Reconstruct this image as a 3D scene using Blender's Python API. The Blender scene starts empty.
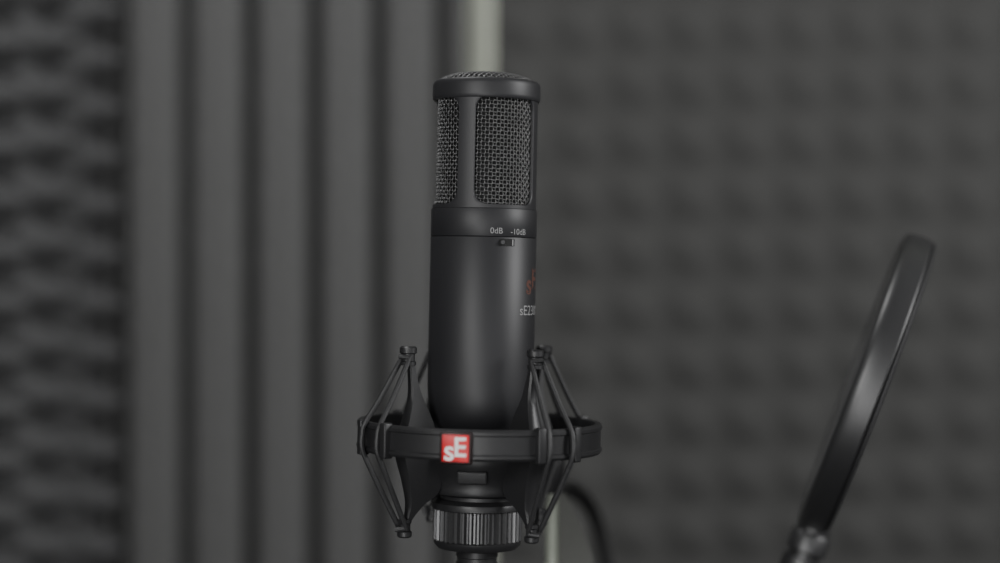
import bpy, bmesh, math, random
from mathutils import Vector, Matrix
C = bpy.context.scene.collection
PI = math.pi
R = math.radians
ZC = 1.3            # camera height
P = 0.0005          # metres per photo pixel at the microphone

# ---------------------------------------------------------------- materials
def mat(name, col, rough=0.5, metal=0.0, bump=0.0, bscale=400, var=0.0, sheen=0.0, spec=0.5, dist=0.0004):
    m = bpy.data.materials.new(name); m.use_nodes = True
    nt = m.node_tree; b = nt.nodes['Principled BSDF']
    b.inputs['Base Color'].default_value = (*col, 1)
    b.inputs['Roughness'].default_value = rough
    b.inputs['Metallic'].default_value = metal
    b.inputs['Specular IOR Level'].default_value = spec
    if sheen:
        b.inputs['Sheen Weight'].default_value = sheen
        b.inputs['Sheen Roughness'].default_value = 0.4
    tc = nt.nodes.new('ShaderNodeTexCoord')
    n = nt.nodes.new('ShaderNodeTexNoise'); n.inputs['Scale'].default_value = bscale
    n.inputs['Detail'].default_value = 4
    nt.links.new(tc.outputs['Object'], n.inputs['Vector'])
    if var:
        r = nt.nodes.new('ShaderNodeValToRGB')
        r.color_ramp.elements[0].position = 0.3; r.color_ramp.elements[1].position = 0.7
        r.color_ramp.elements[0].color = (*[c*(1-var) for c in col], 1)
        r.color_ramp.elements[1].color = (*[min(1, c*(1+var)) for c in col], 1)
        nt.links.new(n.outputs['Fac'], r.inputs['Fac']); nt.links.new(r.outputs['Color'], b.inputs['Base Color'])
    if bump:
        bp = nt.nodes.new('ShaderNodeBump'); bp.inputs['Strength'].default_value = bump
        bp.inputs['Distance'].default_value = dist
        nt.links.new(n.outputs['Fac'], bp.inputs['Height']); nt.links.new(bp.outputs['Normal'], b.inputs['Normal'])
    return m
M_BODY = mat('matte_black_paint', (0.018, 0.018, 0.020), 0.48, 0, 0.06, 2500, 0.08)
M_HEAD = mat('satin_black_paint', (0.021, 0.021, 0.023), 0.48, 0, 0.05, 2500, 0.08)
M_WIRE = mat('dark_steel_wire', (0.18, 0.18, 0.18), 0.40, 1.0, 0.1, 1500, 0.1)
M_INNER = mat('inner_gauze', (0.009, 0.009, 0.009), 0.8, 0, 0.4, 1800, 0.3)
M_PLAST = mat('black_plastic', (0.018, 0.018, 0.019), 0.42, 0, 0.08, 900, 0.1)
M_RUB = mat('black_elastic', (0.024, 0.024, 0.025), 0.50, 0, 0.4, 1600, 0.2)
M_NUT = mat('black_anodised_metal', (0.10, 0.10, 0.102), 0.36, 0.7, 0.05, 900, 0.1)
M_PRINT = mat('light_grey_print', (0.27, 0.27, 0.27), 0.6, 0, 0.0, 500, 0.05)
M_COPPER = mat('dim_copper_print', (0.10, 0.042, 0.031), 0.5, 0, 0.0, 500, 0.05)
M_RED = mat('red_badge_enamel', (0.68, 0.006, 0.014), 0.32, 0, 0.0, 300, 0.15, spec=0.3)
M_WHITE = mat('white_badge_letter', (0.97, 0.95, 0.95), 0.5, 0, 0.0, 300, 0.03)
M_DARKE = mat('dark_badge_edge', (0.02, 0.010, 0.010), 0.4, 0.3, 0.0, 300, 0.05)
M_FOAM = mat('charcoal_foam', (0.070, 0.070, 0.068), 0.95, 0, 1.0, 160, 0.10, spec=0.15, dist=0.001)
M_FOAMW = mat('grey_wedge_foam', (0.105, 0.105, 0.104), 0.95, 0, 1.0, 160, 0.15, spec=0.15, dist=0.003)
M_FOAML = mat('dark_pyramid_foam', (0.070, 0.070, 0.071), 0.75, 0, 1.0, 200, 0.15, spec=0.35, dist=0.002)
M_WALL = mat('pale_green_grey_paint', (0.88, 0.92, 0.78), 0.8, 0, 0.1, 60, 0.04)
M_ROOM = mat('grey_room_paint', (0.36, 0.36, 0.365), 0.85, 0, 0.1, 60, 0.04)
M_FLOOR = mat('grey_carpet', (0.05, 0.05, 0.052), 0.95, 0, 0.8, 300, 0.3)
M_FAB = mat('black_pop_fabric', (0.020, 0.020, 0.021), 0.45, 0, 0.5, 1500, 0.2, sheen=0.10)
M_HOOP = mat('black_hoop_plastic', (0.017, 0.017, 0.018), 0.42, 0, 0.05, 600, 0.1, spec=1.0)
M_CABLE = mat('charcoal_cable_jacket', (0.035, 0.035, 0.035), 0.7, 0, 0.1, 600, 0.1)
M_POLE = mat('pale_satin_pole', (0.42, 0.45, 0.38), 0.45, 0.2, 0.0, 400, 0.05)
M_BRACE = mat('grey_painted_steel', (0.13, 0.133, 0.12), 0.6, 0, 0.05, 400, 0.05)

# ---------------------------------------------------------------- helpers
def obj(name, bm, m, parent=None, smooth=True, angle=35, loc=None, rot=None):
    bmesh.ops.recalc_face_normals(bm, faces=bm.faces)
    me = bpy.data.meshes.new(name); bm.to_mesh(me); bm.free()
    for p in me.polygons: p.use_smooth = smooth
    if smooth: me.set_sharp_from_angle(angle=R(angle))
    me.materials.append(m)
    o = bpy.data.objects.new(name, me); C.objects.link(o)
    if parent: o.parent = parent
    if loc: o.location = loc
    if rot: o.rotation_euler = rot
    return o
def thing(name, label, cat, loc=(0,0,0), rot=(0,0,0), group=None):
    o = bpy.data.objects.new(name, None); C.objects.link(o)
    o.empty_display_size = 0.02
    o.location = loc; o.rotation_euler = rot; o['label'] = label; o['category'] = cat
    if group: o['group'] = group
    return o
def tag(o, label, cat):
    o['label'] = label; o['category'] = cat; return o
def struct(o):
    o['kind'] = 'structure'; return o

def lathe(bm, prof, seg=96, mtx=None, close=False):
    """prof: list of (r, z)"""
    rings = []
    for r, z in prof:
        if r < 1e-7:
            rings.append([bm.verts.new((0, 0, z))])
        else:
            rings.append([bm.verts.new((r*math.sin(2*PI*i/seg), -r*math.cos(2*PI*i/seg), z)) for i in range(seg)])
    pairs = list(zip(rings[:-1], rings[1:]))
    if close: pairs.append((rings[-1], rings[0]))
    for a, b in pairs:
        for i in range(seg):
            j = (i+1) % seg
            if len(a) == 1 and len(b) == 1: continue
            if len(a) == 1: bm.faces.new((a[0], b[i], b[j]))
            elif len(b) == 1: bm.faces.new((a[i], a[j], b[0]))
            else: bm.faces.new((a[i], a[j], b[j], b[i]))
    if mtx is not None:
        bmesh.ops.transform(bm, matrix=mtx, verts=[v for r_ in rings for v in r_])
    return bm
def tube(bm, pts, r, seg=10, closed=False, cap=True):
    pts = [Vector(p) for p in pts]; n = len(pts); rings = []
    prev = None
    for i, p in enumerate(pts):
        if closed: t = (pts[(i+1) % n]-pts[i-1]).normalized()
        else: t = (pts[min(i+1, n-1)]-pts[max(i-1, 0)]).normalized()
        if prev is None:
            up = Vector((0, 0, 1)) if abs(t.z) < 0.9 else Vector((1, 0, 0))
            a = t.cross(up).normalized()
        else:
            a = (prev-t*prev.dot(t)).normalized()
        prev = a; b = t.cross(a)
        rr = r[i] if isinstance(r, (list, tuple)) else r
        rings.append([bm.verts.new(p+a*rr*math.cos(2*PI*k/seg)+b*rr*math.sin(2*PI*k/seg)) for k in range(seg)])
    for i in range(n if closed else n-1):
        a, b = rings[i], rings[(i+1) % n]
        for k in range(seg):
            bm.faces.new((a[k], a[(k+1) % seg], b[(k+1) % seg], b[k]))
    if cap and not closed:
        bm.faces.new(rings[0]); bm.faces.new(rings[-1])
    return bm
def spline(ctrl, n=12):
    c = [Vector(p) for p in ctrl]; c = [c[0]*2-c[1]]+c+[c[-1]*2-c[-2]]; out = []
    for i in range(1, len(c)-2):
        for k in range(n):
            t = k/n
            out.append(0.5*((2*c[i])+(-c[i-1]+c[i+1])*t+(2*c[i-1]-5*c[i]+4*c[i+1]-c[i+2])*t*t+(-c[i-1]+3*c[i]-3*c[i+1]+c[i+2])*t**3))
    out.append(c[-2]); return out
def box(bm, lo, hi, bevel=0.0, mtx=None):
    ret = bmesh.ops.create_cube(bm, size=1)
    vs = ret['verts']
    lo = Vector(lo); hi = Vector(hi)
    for v in vs:
        v.co = Vector([lo[i]+(v.co[i]+0.5)*(hi[i]-lo[i]) for i in range(3)])
    if bevel:
        es = list({e for v in vs for e in v.link_edges})
        r2 = bmesh.ops.bevel(bm, geom=es, offset=bevel, segments=3, affect='EDGES', profile=0.5)
        vs = list({v for f in r2['faces'] for v in f.verts} | {v for v in vs if v.is_valid})
    if mtx is not None: bmesh.ops.transform(bm, matrix=mtx, verts=vs)
    return bm
def cyl_pt(rad, az, z):     # az 0 faces the photo's viewer (-Y), positive to the right
    return Vector((rad*math.sin(az), -rad*math.cos(az), z))
def text_bm(s, size, ex=0.0, bold=0.0):
    cu = bpy.data.curves.new('lettering', 'FONT'); cu.body = s; cu.size = size
    cu.align_x = 'CENTER'; cu.align_y = 'CENTER'; cu.extrude = ex; cu.offset = bold
    o = bpy.data.objects.new('tmp_text', cu); C.objects.link(o)
    bpy.context.view_layer.update()
    dg = bpy.context.evaluated_depsgraph_get()
    me = bpy.data.meshes.new_from_object(o.evaluated_get(dg))
    bm = bmesh.new(); bm.from_mesh(me)
    bpy.data.objects.remove(o); bpy.data.meshes.remove(me); bpy.data.curves.remove(cu)
    return bm
def wrap_text(s, size, rad, az, z, bold=0.0):
    bm = text_bm(s, size, 0, bold)
    for v in bm.verts:
        v.co = cyl_pt(rad, az+v.co.x/rad, z+v.co.y)
    return bm

# ================================================================ SETTING
YB = 0.725          # face of the back wall
def wallbox(name, lo, hi, m): 
    bm = bmesh.new(); box(bm, lo, hi); return struct(obj(name, bm, m, smooth=False))
wallbox('floor', (-2.3, -2.3, -0.1), (1.6, YB+0.1, 0), M_FLOOR)
wallbox('ceiling', (-2.3, -2.3, 2.5), (1.6, YB+0.1, 2.6), M_ROOM)
wallbox('wall_back', (-0.55, YB, 0), (1.6, YB+0.1, 2.5), M_WALL)
wallbox('wall_right', (1.5, -2.3, 0), (1.6, YB, 2.5), M_ROOM)
wallbox('wall_front', (-2.3, -2.4, 0), (1.6, -2.3, 2.5), M_ROOM)
# left wall, not quite square to the back one
DL = Vector((-0.45, -0.893, 0)).normalized(); NL = Vector((DL.y*-1, DL.x, 0))   # NL points into the room (+X)
cor = Vector((-0.345, YB-0.005, 0))
bm = bmesh.new()
a = cor - DL*0.0; b_ = cor + DL*3.38
vs = []
for q in (a, b_, b_-NL*0.1, a-NL*0.1):
    vs.append((bm.verts.new((q.x, q.y, 0)), bm.verts.new((q.x, q.y, 2.5))))
for i in range(4):
    j = (i+1) % 4
    bm.faces.new((vs[i][0], vs[j][0], vs[j][1], vs[i][1]))
bm.faces.new([v[0] for v in vs]); bm.faces.new([v[1] for v in vs])
struct(obj('wall_left', bm, M_ROOM, smooth=False))

# ---------------------------------------------------------------- foam sheets
def sst(x):
    x = max(0, min(1, x)); return x*x*(3-2*x)
def foam(name, m, W, H, pitch, base, depth, kind, mtx, n=8, phase=0.0, pz=None):
    """sheet in local x (width) / z (height), relief towards -y, back at y=0"""
    bm = bmesh.new()
    pz = pz or pitch
    nx = round(W/pitch)*n if kind != 'wedge' else 220
    nz = round(H/pz)*n if kind != 'wedge' else 1
    def hgt(i, k):
        if kind == 'square':
            fu = (i % n)/n; tu = 1-abs(2*fu-1)
            fv = (k % n)/n; tv = 1-abs(2*fv-1)
            return base+depth*(0.4*sst(tu)*sst(tv)+0.6*min(tu, tv))
        if kind == 'egg':      # rounded bumps, neighbouring columns a little out of step
            fu = i/n
            a_ = 0.5-0.5*math.cos(2*PI*fu)
            v_ = k/n+0.22*(math.floor(fu) % 2)
            b2 = 0.5-0.5*math.cos(2*PI*v_)
            return base+depth*(a_**0.8)*(b2**0.95)
        fu = ((W*i/nx-phase)/pitch) % 1.0; tu = 1-abs(2*fu-1)
        return base+depth*(0.88*math.sin(min(1, tu/0.38)*PI/2)**0.85+0.12*math.sin(tu*PI/2))
    g = [[bm.verts.new((W*i/nx, -hgt(i, k), H*k/nz)) for k in range(nz+1)] for i in range(nx+1)]
    for i in range(nx):
        for k in range(nz):
            bm.faces.new((g[i][k], g[i+1][k], g[i+1][k+1], g[i][k+1]))
    bk = [bm.verts.new(p) for p in ((0, 0, 0), (W, 0, 0), (W, 0, H), (0, 0, H))]
    bm.faces.new(bk)
    bm.faces.new([g[i][0] for i in range(nx+1)]+[bk[1], bk[0]])
    bm.faces.new([g[i][nz] for i in range(nx+1)]+[bk[2], bk[3]])
    bm.faces.new([g[0][k] for k in range(nz+1)]+[bk[3], bk[0]])
    bm.faces.new([g[nx][k] for k in range(nz+1)]+[bk[2], bk[1]])
    o = obj(name, bm, m, smooth=True, angle=60)
    o.matrix_world = mtx
    return o
def wx(px, depth=1.58): return (px-500)/1800*depth
o = foam('pyramid_foam_sheet', M_FOAM, 1.45, 2.2, 0.05, 0.018, 0.0115, 'square', Matrix.Translation((wx(493, 1.6), YB-0.001, 0.0)))
tag(o, 'wide grey pyramid foam sheet right of the pale strip, behind the pop filter', 'acoustic foam')
xa, xb = -0.342, wx(467, 1.57)
xv = wx(190, 1.61); pit = 63.3/1800*1.61
o = foam('wedge_foam_sheet', M_FOAMW, xb-xa, 2.2, pit, 0.008, 0.036, 'wedge', Matrix.Translation((xa, YB-0.001, 0)), phase=xv-xa)
tag(o, 'grey foam sheet with vertical ridges between the corner and the pale strip', 'acoustic foam')
rot = Matrix(((-DL.x, -NL.x, 0, 0), (-DL.y, -NL.y, 0, 0), (0, 0, 1, 0), (0, 0, 0, 1)))
st = cor + DL*1.222 + NL*0.0005
o = foam('pyramid_foam_sheet', M_FOAML, 1.2, 2.2, 0.06, 0.008, 0.040, 'egg', Matrix.Translation((st.x, st.y, 0.0)) @ rot, n=12, pz=0.042)
tag(o, 'dark lumpy foam sheet on the angled side wall at the left', 'acoustic foam')

# ================================================================ MICROPHONE
TILT = R(1.2)
ORG = (-0.0103, 0, ZC+(281.5-437)*P)
def z(py): return (437-py)*P
def pr(*pts): return [(r*P, z(y)) for r, y in pts]
mic = thing('studio_microphone', 'matte black cylindrical studio microphone with wire grille head standing in the shock mount', 'microphone', ORG, (0, TILT, 0))
bm = bmesh.new()
lathe(bm, pr((0, 430), (38, 430), (42, 428.5), (46, 424), (48.8, 418), (50.8, 410), (52.2, 400), (53, 386), (53, 238.2), (52.7, 237.7), (50, 237.7)), 128)
obj('body', bm, M_BODY, mic)
bm = bmesh.new()
lathe(bm, pr((50, 237.2), (52.7, 237.2), (53.0, 236.7), (53.0, 210.6), (52.6, 209.8), (50, 209.8)), 128)
obj('collar', bm, M_BODY, mic)
# head frame with four windows
RH = 51.8*P; RHI = 49.2*P
bm = bmesh.new()
Hh = (z(96)-z(209.5))/2; zc = (z(96)+z(209.5))/2
bh = Hh-3.8*P
for (w0, w1, c0, c1) in ((-11, 66, -21, 76), (86, 149, 76, 159), (169, 232, 159, 242), (252, 329, 242, 339)):
    cen = R((w0+w1)/2); a = RH*R(w1-w0)/2; Wd = RH*R(c1-c0)/2; c = 14*P
    pts = []
    def corner(su, sv, rev):
        q = []
        m_ = 10
        for k in range(1, m_):
            f = 90*k/m_; ph = R(f)
            inn = (a-c+c*math.cos(ph), bh-c+c*math.sin(ph))
            if f <= 45: out = (Wd, (bh-c)+(Hh-(bh-c))*f/45)
            else: out = ((a-c)+(Wd-(a-c))*(90-f)/45, Hh)
            q.append(((su*inn[0], sv*inn[1]), (su*out[0], sv*out[1])))
        return q[::-1] if rev else q
    n1, n2 = 10, 28
    for k in range(n1+1):
        v = -(bh-c)+2*(bh-c)*k/n1; pts.append(((a, v), (Wd, v)))
    pts += corner(1, 1, False)
    for k in range(n2+1):
        u = (a-c)-2*(a-c)*k/n2; pts.append(((u, bh), (u, Hh)))
    pts += corner(-1, 1, True)
    for k in range(n1+1):
        v = (bh-c)-2*(bh-c)*k/n1; pts.append(((-a, v), (-Wd, v)))
    pts += corner(-1, -1, False)
    for k in range(n2+1):
        u = -(a-c)+2*(a-c)*k/n2; pts.append(((u, -bh), (u, -Hh)))
    pts += corner(1, -1, True)
    loops = []
    for (rad, t) in ((RHI, 0), (RH-0.0003, 0), (RH, 0.08), (RH, 0.3), (RH, 0.55), (RH, 0.8), (RH, 1.0)):
        loops.append([bm.verts.new(cyl_pt(rad, cen+(i_[0]+(o_[0]-i_[0])*t)/RH, zc+i_[1]+(o_[1]-i_[1])*t)) for i_, o_ in pts])
    for A, B in zip(loops[:-1], loops[1:]):
        for i in range(len(pts)):
            j = (i+1) % len(pts)
            bm.faces.new((A[i], A[j], B[j], B[i]))
bmesh.ops.remove_doubles(bm, verts=bm.verts, dist=1e-6)
obj('head_frame', bm, M_HEAD, mic)
# cap ring with rounded shoulder
bm = bmesh.new()
lathe(bm, pr((49.5, 102), (52.8, 102), (53.8, 100.5), (54, 98), (54, 88), (53.6, 85.4), (52.7, 83.5), (51.5, 82.5), (50.4, 82.4), (49.8, 83.2), (49.6, 85), (49.5, 92)), 128, close=True)
obj('cap_ring', bm, M_HEAD, mic)
# woven wire grille, side
bm = bmesh.new()
RG = 47.7*P; zt, zb = z(90), z(208); wr = 0.00030; NV = 80; amp = 0.00029
nh = int((zt-zb)/0.0018); dz = (zt-zb)/nh
for i in range(NV):
    az = 2*PI*i/NV; pts = []
    for k in range(nh*4+1):
        zz = zb+dz*k/4
        pts.append(cyl_pt(RG+amp*math.cos(PI*(k/4)+PI*i), az+0.007*math.sin(PI*(k/4)+PI*i), zz))
    tube(bm, pts, wr, 6)
for k in range(nh+1):
    zz = zb+dz*k; pts = []
    for i in range(NV*4):
        az = 2*PI*i/(NV*4)
        pts.append(cyl_pt(RG-amp*math.cos(PI*(i/4)+PI*k), az, zz+0.00018*math.sin(PI*(i/4)+PI*k)))
    tube(bm, pts, wr*0.9, 6, closed=True)
obj('wire_grille', bm, M_WIRE, mic, angle=80)
# woven wire grille, dome on top
bm = bmesh.new()
RD = 50*P
def dome(x, y):
    q = min(1, (x*x+y*y)/(RD*RD)); return z(84.5)+10.0*P*(1-q**2.0)
nd = 26; pd = 2*RD/nd
for s in range(2):
    for i in range(nd+1):
        cc = -RD+pd*i+pd*0.25
        if abs(cc) >= RD*0.99: continue
        L = math.sqrt(RD*RD-cc*cc); n_ = max(6, int(2*L/pd*4)); pts = []
        for k in range(n_+1):
            t = -L+2*L*k/n_
            x, y = (t, cc) if s == 0 else (cc, t)
            w = 0.0003*math.cos(PI*t/pd+PI*i+PI*s)
            pts.append((x, y, dome(x, y)+w))
        tube(bm, pts, 0.00034, 6)
bmesh.ops.rotate(bm, cent=(0, 0, 0), matrix=Matrix.Rotation(R(20), 3, 'Z'), verts=bm.verts)
obj('top_grille', bm, M_WIRE, mic, angle=80)
bm = bmesh.new()
lathe(bm, pr((0, 77), (15, 77.2), (28, 78.5), (36, 81), (42, 84.5), (45, 88), (45.6, 92), (45.6, 208), (0, 208)), 96)
obj('inner_gauze', bm, M_INNER, mic)
# pad switch
RB = 53*P
def on_cyl(bm, az, zc_, w, h, r0, r1):
    n_ = 8; L = []
    for rad in (r0, r1):
        row = []
        for k in range(n_+1):
            aa = az+(-w/2+w*k/n_)/RB
            row.append((bm.verts.new(cyl_pt(rad, aa, zc_-h/2)), bm.verts.new(cyl_pt(rad, aa, zc_+h/2))))
        L.append(row)
    for k in range(n_):
        bm.faces.new((L[1][k][0], L[1][k+1][0], L[1][k+1][1], L[1][k][1]))
        bm.faces.new((L[0][k][0], L[1][k][0], L[1][k+1][0], L[0][k+1][0]))
        bm.faces.new((L[0][k][1], L[1][k][1], L[1][k+1][1], L[0][k+1][1]))
    for k in (0, n_):
        bm.faces.new((L[0][k][0], L[0][k][1], L[1][k][1], L[1][k][0]))
az_s = R(26)
bm = bmesh.new(); on_cyl(bm, az_s, z(243), 17*P, 7*P, RB-0.0005, RB+0.00012)
sw = obj('pad_switch', bm, M_INNER, mic, smooth=False)
bm = bmesh.new()
lathe(bm, [(0, 0.0013), (0.0010, 0.0013), (0.0014, 0.0007), (0.0014, -0.0004)], 20)
q = cyl_pt(RB, R(20.5), z(243))
mx = Matrix.Translation(q) @ Matrix.Rotation(R(20.5), 4, 'Z') @ Matrix.Rotation(R(90), 4, 'X')
bmesh.ops.transform(bm, matrix=mx, verts=bm.verts)
k_ = obj('switch_knob', bm, M_NUT, sw)
bm = bmesh.new(); on_cyl(bm, R(33), z(243), 1.2*P, 6*P, RB, RB+0.0002)
obj('switch_mark', bm, M_PRINT, sw, smooth=False)
obj('lettering', wrap_text('0dB', 0.0041, 53.3*P, R(14.2), z(232)), M_PRINT, mic, smooth=False)
obj('lettering', wrap_text('-10dB', 0.0041, 53.3*P, R(40.5), z(232.5)), M_PRINT, mic, smooth=False)
obj('lettering', wrap_text('sE2300', 0.0068, 53.15*P, R(65.5), z(309.5)), M_PRINT, mic, smooth=False)
eb = wrap_text('s', 0.014, 53.15*P, R(60), z(284), 0.0003)
obj('emblem', eb, M_COPPER, mic, smooth=False)
eb = wrap_text('E', 0.0145, 53.15*P, R(73), z(279), 0.0003)
obj('emblem', eb, M_COPPER, mic, smooth=False)

# ================================================================ SHOCK MOUNT
sm = thing('shock_mount', 'black spider shock mount with elastic bands and red square badge holding the microphone', 'shock mount', ORG, (0, TILT, 0))
bm = bmesh.new()
ro, ri = 0.0612, 0.0572
lathe(bm, [(ri, -0.0062), (ri+0.0006, -0.0074), (ro-0.0009, -0.0074), (ro, -0.0062), (ro, -0.0048), (ro-0.0006, -0.0042), (ro-0.0006, 0.0042), (ro, 0.0048), (ro, 0.0062), (ro-0.0009, 0.0074), (ri+0.0006, 0.0074), (ri, 0.0062)], 160, close=True)
bmesh.ops.translate(bm, vec=(0, 0, z(435)), verts=bm.verts)
obj('outer_ring', bm, M_PLAST, sm)
# badge
bh_ = 0.0076
AZB = R(-9.4)
bm = bmesh.new(); box(bm, (-bh_, -0.0022, -bh_), (bh_, 0.0022, bh_), 0.0010)
q = cyl_pt(ro+0.0006, AZB, z(437.2))
bmat_ = Matrix.Translation(q) @ Matrix.Rotation(AZB, 4, 'Z')
bmesh.ops.transform(bm, matrix=bmat_, verts=bm.verts)
badge = obj('badge', bm, M_DARKE, sm)
bm = bmesh.new(); box(bm, (-bh_+0.0013, -0.0027, -bh_+0.0013), (bh_-0.0013, -0.0018, bh_-0.0013), 0.0004)
bmesh.ops.transform(bm, matrix=bmat_, verts=bm.verts)
o = obj('badge_face', bm, M_RED, badge); o['label'] = 'red enamel face'
for s, sz, x0, z0 in (('s', 0.0134, -0.0028, -0.0014), ('E', 0.0126, 0.0022, 0.0002)):
    bm = text_bm(s, sz, 0.0001, 0.00022)
    mx = bmat_ @ Matrix.Translation((x0, -0.0029, z0)) @ Matrix.Rotation(R(90), 4, 'X')
    bmesh.ops.transform(bm, matrix=mx, verts=bm.verts)
    o = obj('badge_letter', bm, M_WHITE, badge, smooth=False); o['label'] = 'white raised letter'
# cradle cup and nut
bm = bmesh.new()
lathe(bm, pr((30, 431), (50, 434), (58, 446), (59, 456), (57, 464), (53, 472), (50, 480), (49.5, 486), (50, 489), (49, 491.5), (44, 493), (38, 494.5), (38, 504), (0, 504)), 96)
obj('cradle_cup', bm, M_PLAST, sm)
bm = bmesh.new(); box(bm, (-0.0075, -0.0012, -0.0034), (0.0075, 0.0012, 0.0034), 0.00115)
bmesh.ops.transform(bm, matrix=Matrix.Translation(cyl_pt(0.0274, R(-6), z(472))) @ Matrix.Rotation(R(-6), 4, 'Z') @ Matrix.Rotation(R(12), 4, 'X'), verts=bm.verts)
obj('locking_tab', bm, M_RUB, sm)
bm = bmesh.new()
def gear(z0, z1, r_out, r_in, teeth=38):
    seg = teeth*4; rings = []
    for zz, sc in ((z0, 0.985), (z0-0.0004*(1 if z1 < z0 else -1), 1), (z1+0.0004*(1 if z1 < z0 else -1), 1), (z1, 0.985)):
        rings.append([bm.verts.new(cyl_pt((r_out if (i % 4) in (0, 1) else r_in)*sc, 2*PI*i/seg, zz)) for i in range(seg)])
    for a, b in zip(rings[:-1], rings[1:]):
        for i in range(seg):
            j = (i+1) % seg; bm.faces.new((a[i], a[j], b[j], b[i]))
    bm.faces.new(rings[0]); bm.faces.new(rings[-1])
gear(z(508), z(539), 44.8*P, 41.5*P)
obj('knurled_nut', bm, M_NUT, sm, smooth=False)
bm = bmesh.new()
lathe(bm, pr((0, 498), (40, 498), (42, 499), (45.6, 501.5), (46.2, 503.5), (46, 507.5), (43, 508.5), (0, 508.5)), 96)
obj('nut_collar', bm, M_PLAST, sm)
bm = bmesh.new()
lathe(bm, pr((0, 538.5), (43, 538.5), (44, 539.5), (43.5, 543), (40, 547), (30, 549), (0, 549)), 96)
obj('nut_base', bm, M_PLAST, sm)
# bowed arms, pegs, bands at four corners
BOT = 527
def arm_bm(az):
    bm = bmesh.new()
    outer = [(43.5, 352), (42, 372), (41.5, 395), (44, 418), (47, 438), (46.5, 455), (43.5, 476), (41.5, 498), (42.5, 514), (44.3, BOT+2)]
    inner = [(40.5, 352), (38.2, 372), (35.5, 392), (31, 412), (28, 430), (25, 470), (25, 488), (33, 501), (39.0, 515), (41.5, BOT+2)]
    hw = [1.7, 2.0, 2.7, 3.8, 4.6, 4.8, 4.2, 3.2, 2.1, 1.6]
    def smooth_(l):
        s_ = spline([(a_, b2, 0) for a_, b2 in l], 5); return [(p.x, p.y) for p in s_]
    O = smooth_(outer); I = smooth_(inner); Hs = [p.x for p in spline([(h, 0, 0) for h in hw], 5)]
    rows = []
    for (ro_, yo), (ri_, yi), h in zip(O, I, Hs):
        row = []
        for rr, yy, s in ((ro_-0.8, yo, -1), (ro_, yo, -0.6), (ro_, yo, 0.6), (ro_-0.8, yo, 1), (ri_+0.6, yi, 1), (ri_, yi, 0.5), (ri_, yi, -0.5), (ri_+0.6, yi, -1)):
            rr *= 0.001
            p = Vector((s*h*0.001, -rr, z(yy)))
            row.append(bm.verts.new(Matrix.Rotation(az, 3, 'Z') @ p))
        rows.append(row)
    for a, b in zip(rows[:-1], rows[1:]):
        for i in range(8):
            j = (i+1) % 8; bm.faces.new((a[i], a[j], b[j], b[i]))
    bm.faces.new(rows[0]); bm.faces.new(rows[-1])
    return bm
for k, azd in enumerate((-56, 38.5, 131, 214)):
    az = R(azd)
    arm = obj('cradle_arm', arm_bm(az), M_PLAST, sm)
    for py, sg in ((352, 1), (BOT, -1)):
        bm = bmesh.new()
        s = sg; f = 1.0 if sg > 0 else 0.85
        lathe(bm, [(0, s*0.0030*f), (0.0034*f, s*0.0030*f), (0.0042*f, s*0.0022*f), (0.0042*f, -s*0.0002), (0.0033*f, -s*0.0008), (0.0033*f, -s*0.0040), (0.0039*f, -s*0.0046), (0.0039*f, -s*0.0062), (0, -s*0.0066)], 24)
        bmesh.ops.translate(bm, vec=cyl_pt(0.0425, az, z(py)), verts=bm.verts)
        obj('peg', bm, M_PLAST, arm)
    # elastic loop: two strands over the ring
    bm = bmesh.new()
    sp = R(6.5)
    zt_, zb_ = z(357), z(BOT-4)
    seq = []
    for s in (-1, 1):
        d = [(0.0438, s*R(4.6), zt_), (0.0548, s*R(5.9), z(397)), (0.0622, s*sp, z(421)), (0.0636, s*sp, z(432)), (0.0636, s*sp, z(444)), (0.0612, s*sp, z(456)), (0.0530, s*R(5.9), z(488)), (0.0438, s*R(4.6), zb_)]
        seq.append([cyl_pt(r_, az+a_, z_) for r_, a_, z_ in d])
    loop = spline(seq[0], 6)
    loop += [cyl_pt(0.0470, az, zb_-0.0006)]
    loop += spline(seq[1], 6)[::-1]
    loop += [cyl_pt(0.0470, az, zt_+0.0006)]
    tube(bm, loop, 0.0013, 8, closed=True)
    obj('elastic_band', bm, M_RUB, sm)
    for s in (-1, 1):
        bm = bmesh.new(); box(bm, (-0.0022, -0.0032, -0.0085), (0.0022, 0.002, 0.0085), 0.0008)
        aa = az+s*(sp+R(3.6))
        bmesh.ops.transform(bm, matrix=Matrix.Translation(cyl_pt(0.0608, aa, z(435))) @ Matrix.Rotation(aa, 4, 'Z'), verts=bm.verts)
        obj('band_hook', bm, M_PLAST, sm)
# swivel bracket at the back of the ring
bm = bmesh.new()
tube(bm, spline([(0.018, 0.058, z(437)), (0.028, 0.070, z(445)), (0.035, 0.082, z(465)), (0.0375, 0.0905, z(490))], 6), [0.0045]*19, 16)
lathe(bm, [(0, -0.010), (0.0075, -0.010), (0.008, -0.009), (0.008, 0.009), (0.0075, 0.010), (0, 0.010)], 32, Matrix.Translation((0.0385, 0.0905, z(492))))
obj('swivel_bracket', bm, M_PLAST, sm)

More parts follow.
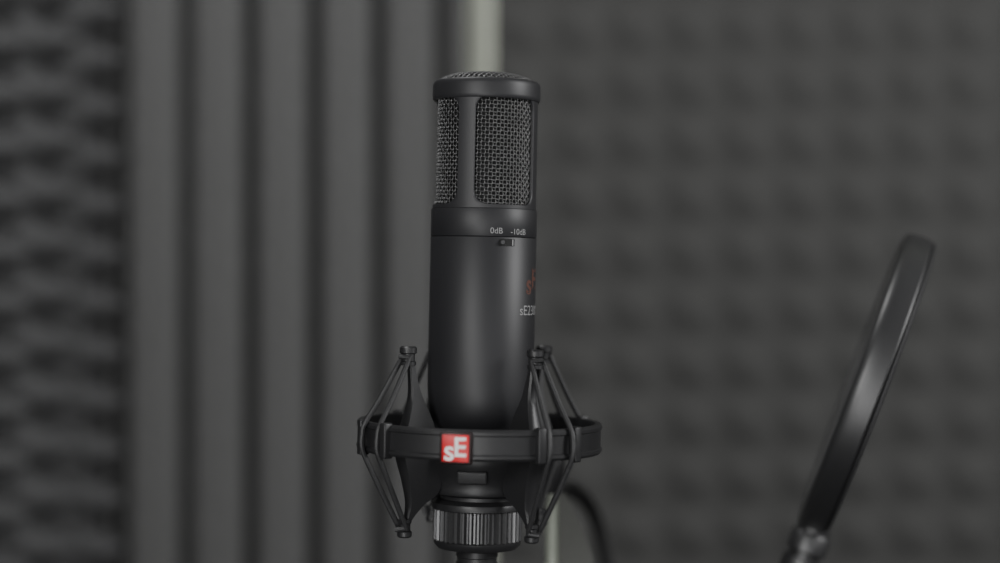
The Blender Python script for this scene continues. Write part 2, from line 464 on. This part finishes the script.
# ================================================================ XLR CABLE under the microphone
xc = thing('microphone_cable', 'black cable with round metal plug hanging straight below the knurled nut', 'cable', ORG, (0, TILT, 0))
bm = bmesh.new()
lathe(bm, pr((0, 549), (19, 549), (20.5, 550.5), (20.5, 556), (19.5, 557), (19.5, 561), (20.5, 562), (20.5, 640), (17, 650), (10, 690), (0, 690)), 48)
obj('plug', bm, M_PLAST, xc)
bm = bmesh.new()
fz = -(ORG[2])+0.004
tube(bm, spline([(0, 0, z(685)), (0.001, 0.0, -0.25), (0.01, -0.01, -0.6), (0.02, -0.02, -1.0), (0.04, -0.09, fz+0.03), (0.10, -0.20, fz), (0.3, -0.35, fz), (0.6, -0.3, fz)], 10), 0.003, 10)
obj('cord', bm, M_RUB, xc)

# ================================================================ STAND
PX, PY = 0.0285, 0.0905
ms = thing('microphone_stand', 'blurred pale upright stand pole behind the lower right of the shock mount', 'stand', (PX, PY, 0))
bm = bmesh.new()
lathe(bm, [(0, 0.012), (0.0036, 0.012), (0.0036, 1.184), (0.0032, 1.186), (0, 1.186)], 32)
obj('pole', bm, M_POLE, ms)
bm = bmesh.new()
prof = [(0.001, 1.183), (0.007, 1.184), (0.014, 1.172), (0.022, 1.150), (0.027, 1.125), (0.029, 1.09), (0.022, 1.05), (0.008, 1.02), (0.001, 1.01)]
fr = [bm.verts.new((x, 0.002, zz)) for x, zz in prof]; bk2 = [bm.verts.new((x, 0.005, zz)) for x, zz in prof]
bm.faces.new(fr); bm.faces.new(bk2)
for i in range(len(prof)):
    j = (i+1) % len(prof); bm.faces.new((fr[i], fr[j], bk2[j], bk2[i]))
o = obj('brace', bm, M_BRACE, ms, smooth=False); o['label'] = 'grey wedge shaped plate beside the pole'
bm = bmesh.new()
lathe(bm, [(0, 0), (0.13, 0), (0.132, 0.003), (0.13, 0.009), (0.05, 0.018), (0.02, 0.022), (0.014, 0.05), (0, 0.05)], 64)
obj('base', bm, M_PLAST, ms)
# loose cable arching off the stand
cb = bmesh.new()
def at(px, py, Y):
    d = 0.9+Y
    return Vector(((px-500)/1800*d, Y, ZC+(281.5-py)/1800*d))
pts = [at(554, 500, 0.105), at(566, 488, 0.16), at(582, 497, 0.22), at(596, 520, 0.26), at(606, 560, 0.28), at(609, 620, 0.29), (0.075, 0.29, 0.8), (0.08, 0.29, 0.4), (0.1, 0.30, 0.03), (0.2, 0.32, 0.006), (0.5, 0.35, 0.006)]
tube(cb, spline(pts, 8), 0.0048, 12)
tag(obj('looped_cable', cb, M_CABLE), 'blurred black cable arching down to the right of the pale stand pole', 'cable')

# ================================================================ POP FILTER
YP = 0.10
pc = at(869, 384, YP)
rotm = Matrix.Rotation(R(20.8), 4, 'Y') @ Matrix.Rotation(R(-10.2), 4, 'Z')
pf = thing('pop_filter', 'round black pop filter seen nearly edge-on at the right on its gooseneck', 'pop filter', pc, rotm.to_euler())
toX = Matrix.Rotation(R(90), 4, 'Y')
RP = 0.0868
bm = bmesh.new()
lathe(bm, [(RP-0.006, -0.0096), (RP-0.005, -0.0104), (RP-0.0022, -0.0100), (RP-0.0008, -0.0086), (RP-0.0003, -0.0060), (RP, -0.002), (RP-0.0002, 0.0035), (RP-0.001, 0.0045), (RP-0.006, 0.0045)], 160, toX, close=True)
obj('hoop', bm, M_HOOP, pf)
bm = bmesh.new()
lathe(bm, [(RP-0.006, 0.0048), (RP-0.0022, 0.0048), (RP-0.0014, 0.0054), (RP-0.0016, 0.0066), (RP-0.0028, 0.0074), (RP-0.006, 0.0074)], 160, toX, close=True)
obj('hoop', bm, M_RUB, pf)
for x0 in (-0.0090, 0.0062):
    bm = bmesh.new()
    lathe(bm, [(0, x0), (0.03, x0), (0.06, x0), (RP-0.006, x0), (RP-0.006, x0+0.0004), (0, x0+0.0004)], 96, toX)
    obj('fabric_screen', bm, M_FAB, pf)
bm = bmesh.new()
lathe(bm, [(0, -0.084), (0.0090, -0.084), (0.0094, -0.085), (0.0094, -0.0880), (0.0106, -0.0886), (0.0112, -0.0895), (0.0112, -0.0990), (0.0104, -0.1000), (0.0088, -0.1005), (0.0088, -0.1025), (0.0110, -0.1035), (0.0112, -0.122), (0.0095, -0.126), (0, -0.126)], 40)
obj('coupling', bm, M_HOOP, pf)
minv = (Matrix.Translation(pc) @ rotm).inverted()
e = Matrix.Translation(pc) @ rotm @ Vector((0, 0, -0.122))
dn = (rotm.to_3x3() @ Vector((0, 0, -1)))
path = [e, e+dn*0.05, e+dn*0.11+Vector((-0.005, 0, -0.01)), Vector((0.10, 0.102, 0.965)), Vector((0.05, 0.115, 0.955)), Vector((PX+0.012, PY+0.012, 0.955))]
bm = bmesh.new()
sp_ = spline(path, 30)
tube(bm, sp_, [0.0050+0.0006*math.cos(PI*i) for i in range(len(sp_))], 14)
bmesh.ops.transform(bm, matrix=minv, verts=bm.verts)
obj('gooseneck', bm, M_HOOP, pf)
bm = bmesh.new()
box(bm, (PX-0.014, PY-0.012, 0.935), (PX+0.014, PY+0.016, 0.975), 0.003)
bmesh.ops.transform(bm, matrix=minv, verts=bm.verts)
obj('clamp', bm, M_PLAST, pf)

# ================================================================ LIGHT
def area(name, loc, target, size, power, col=(1, 1, 1), sy=None):
    l = bpy.data.lights.new(name, 'AREA'); l.energy = power; l.size = size; l.color = col
    if sy: l.shape = 'RECTANGLE'; l.size_y = sy
    o = bpy.data.objects.new(name, l); C.objects.link(o); o.location = loc
    o.rotation_euler = (Vector(target)-Vector(loc)).to_track_quat('-Z', 'Y').to_euler()
area('key_softbox', (-0.45, -1.05, 1.50), (0, 0, 1.25), 0.42, 6.0, (1, 1, 0.99))
area('hoop_highlight_fill', (-0.16, -1.3, 0.98), (0.2, 0.1, 1.24), 0.50, 5.0, (1, 1, 1))  # added low light that puts the highlight on the pop filter hoop
area('foam_relief_fill', (1.20, -0.30, 1.72), (0.0, 0.6, 1.25), 0.4, 13, (1, 1, 1))  # added light from upper right, off the ceiling, to shade the foam relief
area('left_foam_fill', (-0.22, 0.10, 2.05), (-0.45, 0.45, 1.2), 0.15, 3.2, (1, 1, 1))  # added overhead light to deepen contrast on the left foam, no fixture
area('fill_softbox', (0.9, -1.7, 1.4), (0.3, 0.5, 1.3), 0.8, 3.5, (0.98, 0.98, 1))
w = bpy.data.worlds.new('world'); bpy.context.scene.world = w; w.use_nodes = True
w.node_tree.nodes['Background'].inputs[0].default_value = (0.05, 0.05, 0.05, 1)

# ================================================================ CAMERA
cd = bpy.data.cameras.new('camera'); cam = bpy.data.objects.new('camera', cd); C.objects.link(cam)
cam.location = (0, -0.9, ZC); cam.rotation_euler = (R(90), 0, 0)
cd.lens = 64.8; cd.sensor_width = 36; cd.clip_start = 0.02
cd.dof.use_dof = True; cd.dof.focus_distance = 0.876; cd.dof.aperture_fstop = 2.2
bpy.context.scene.camera = cam
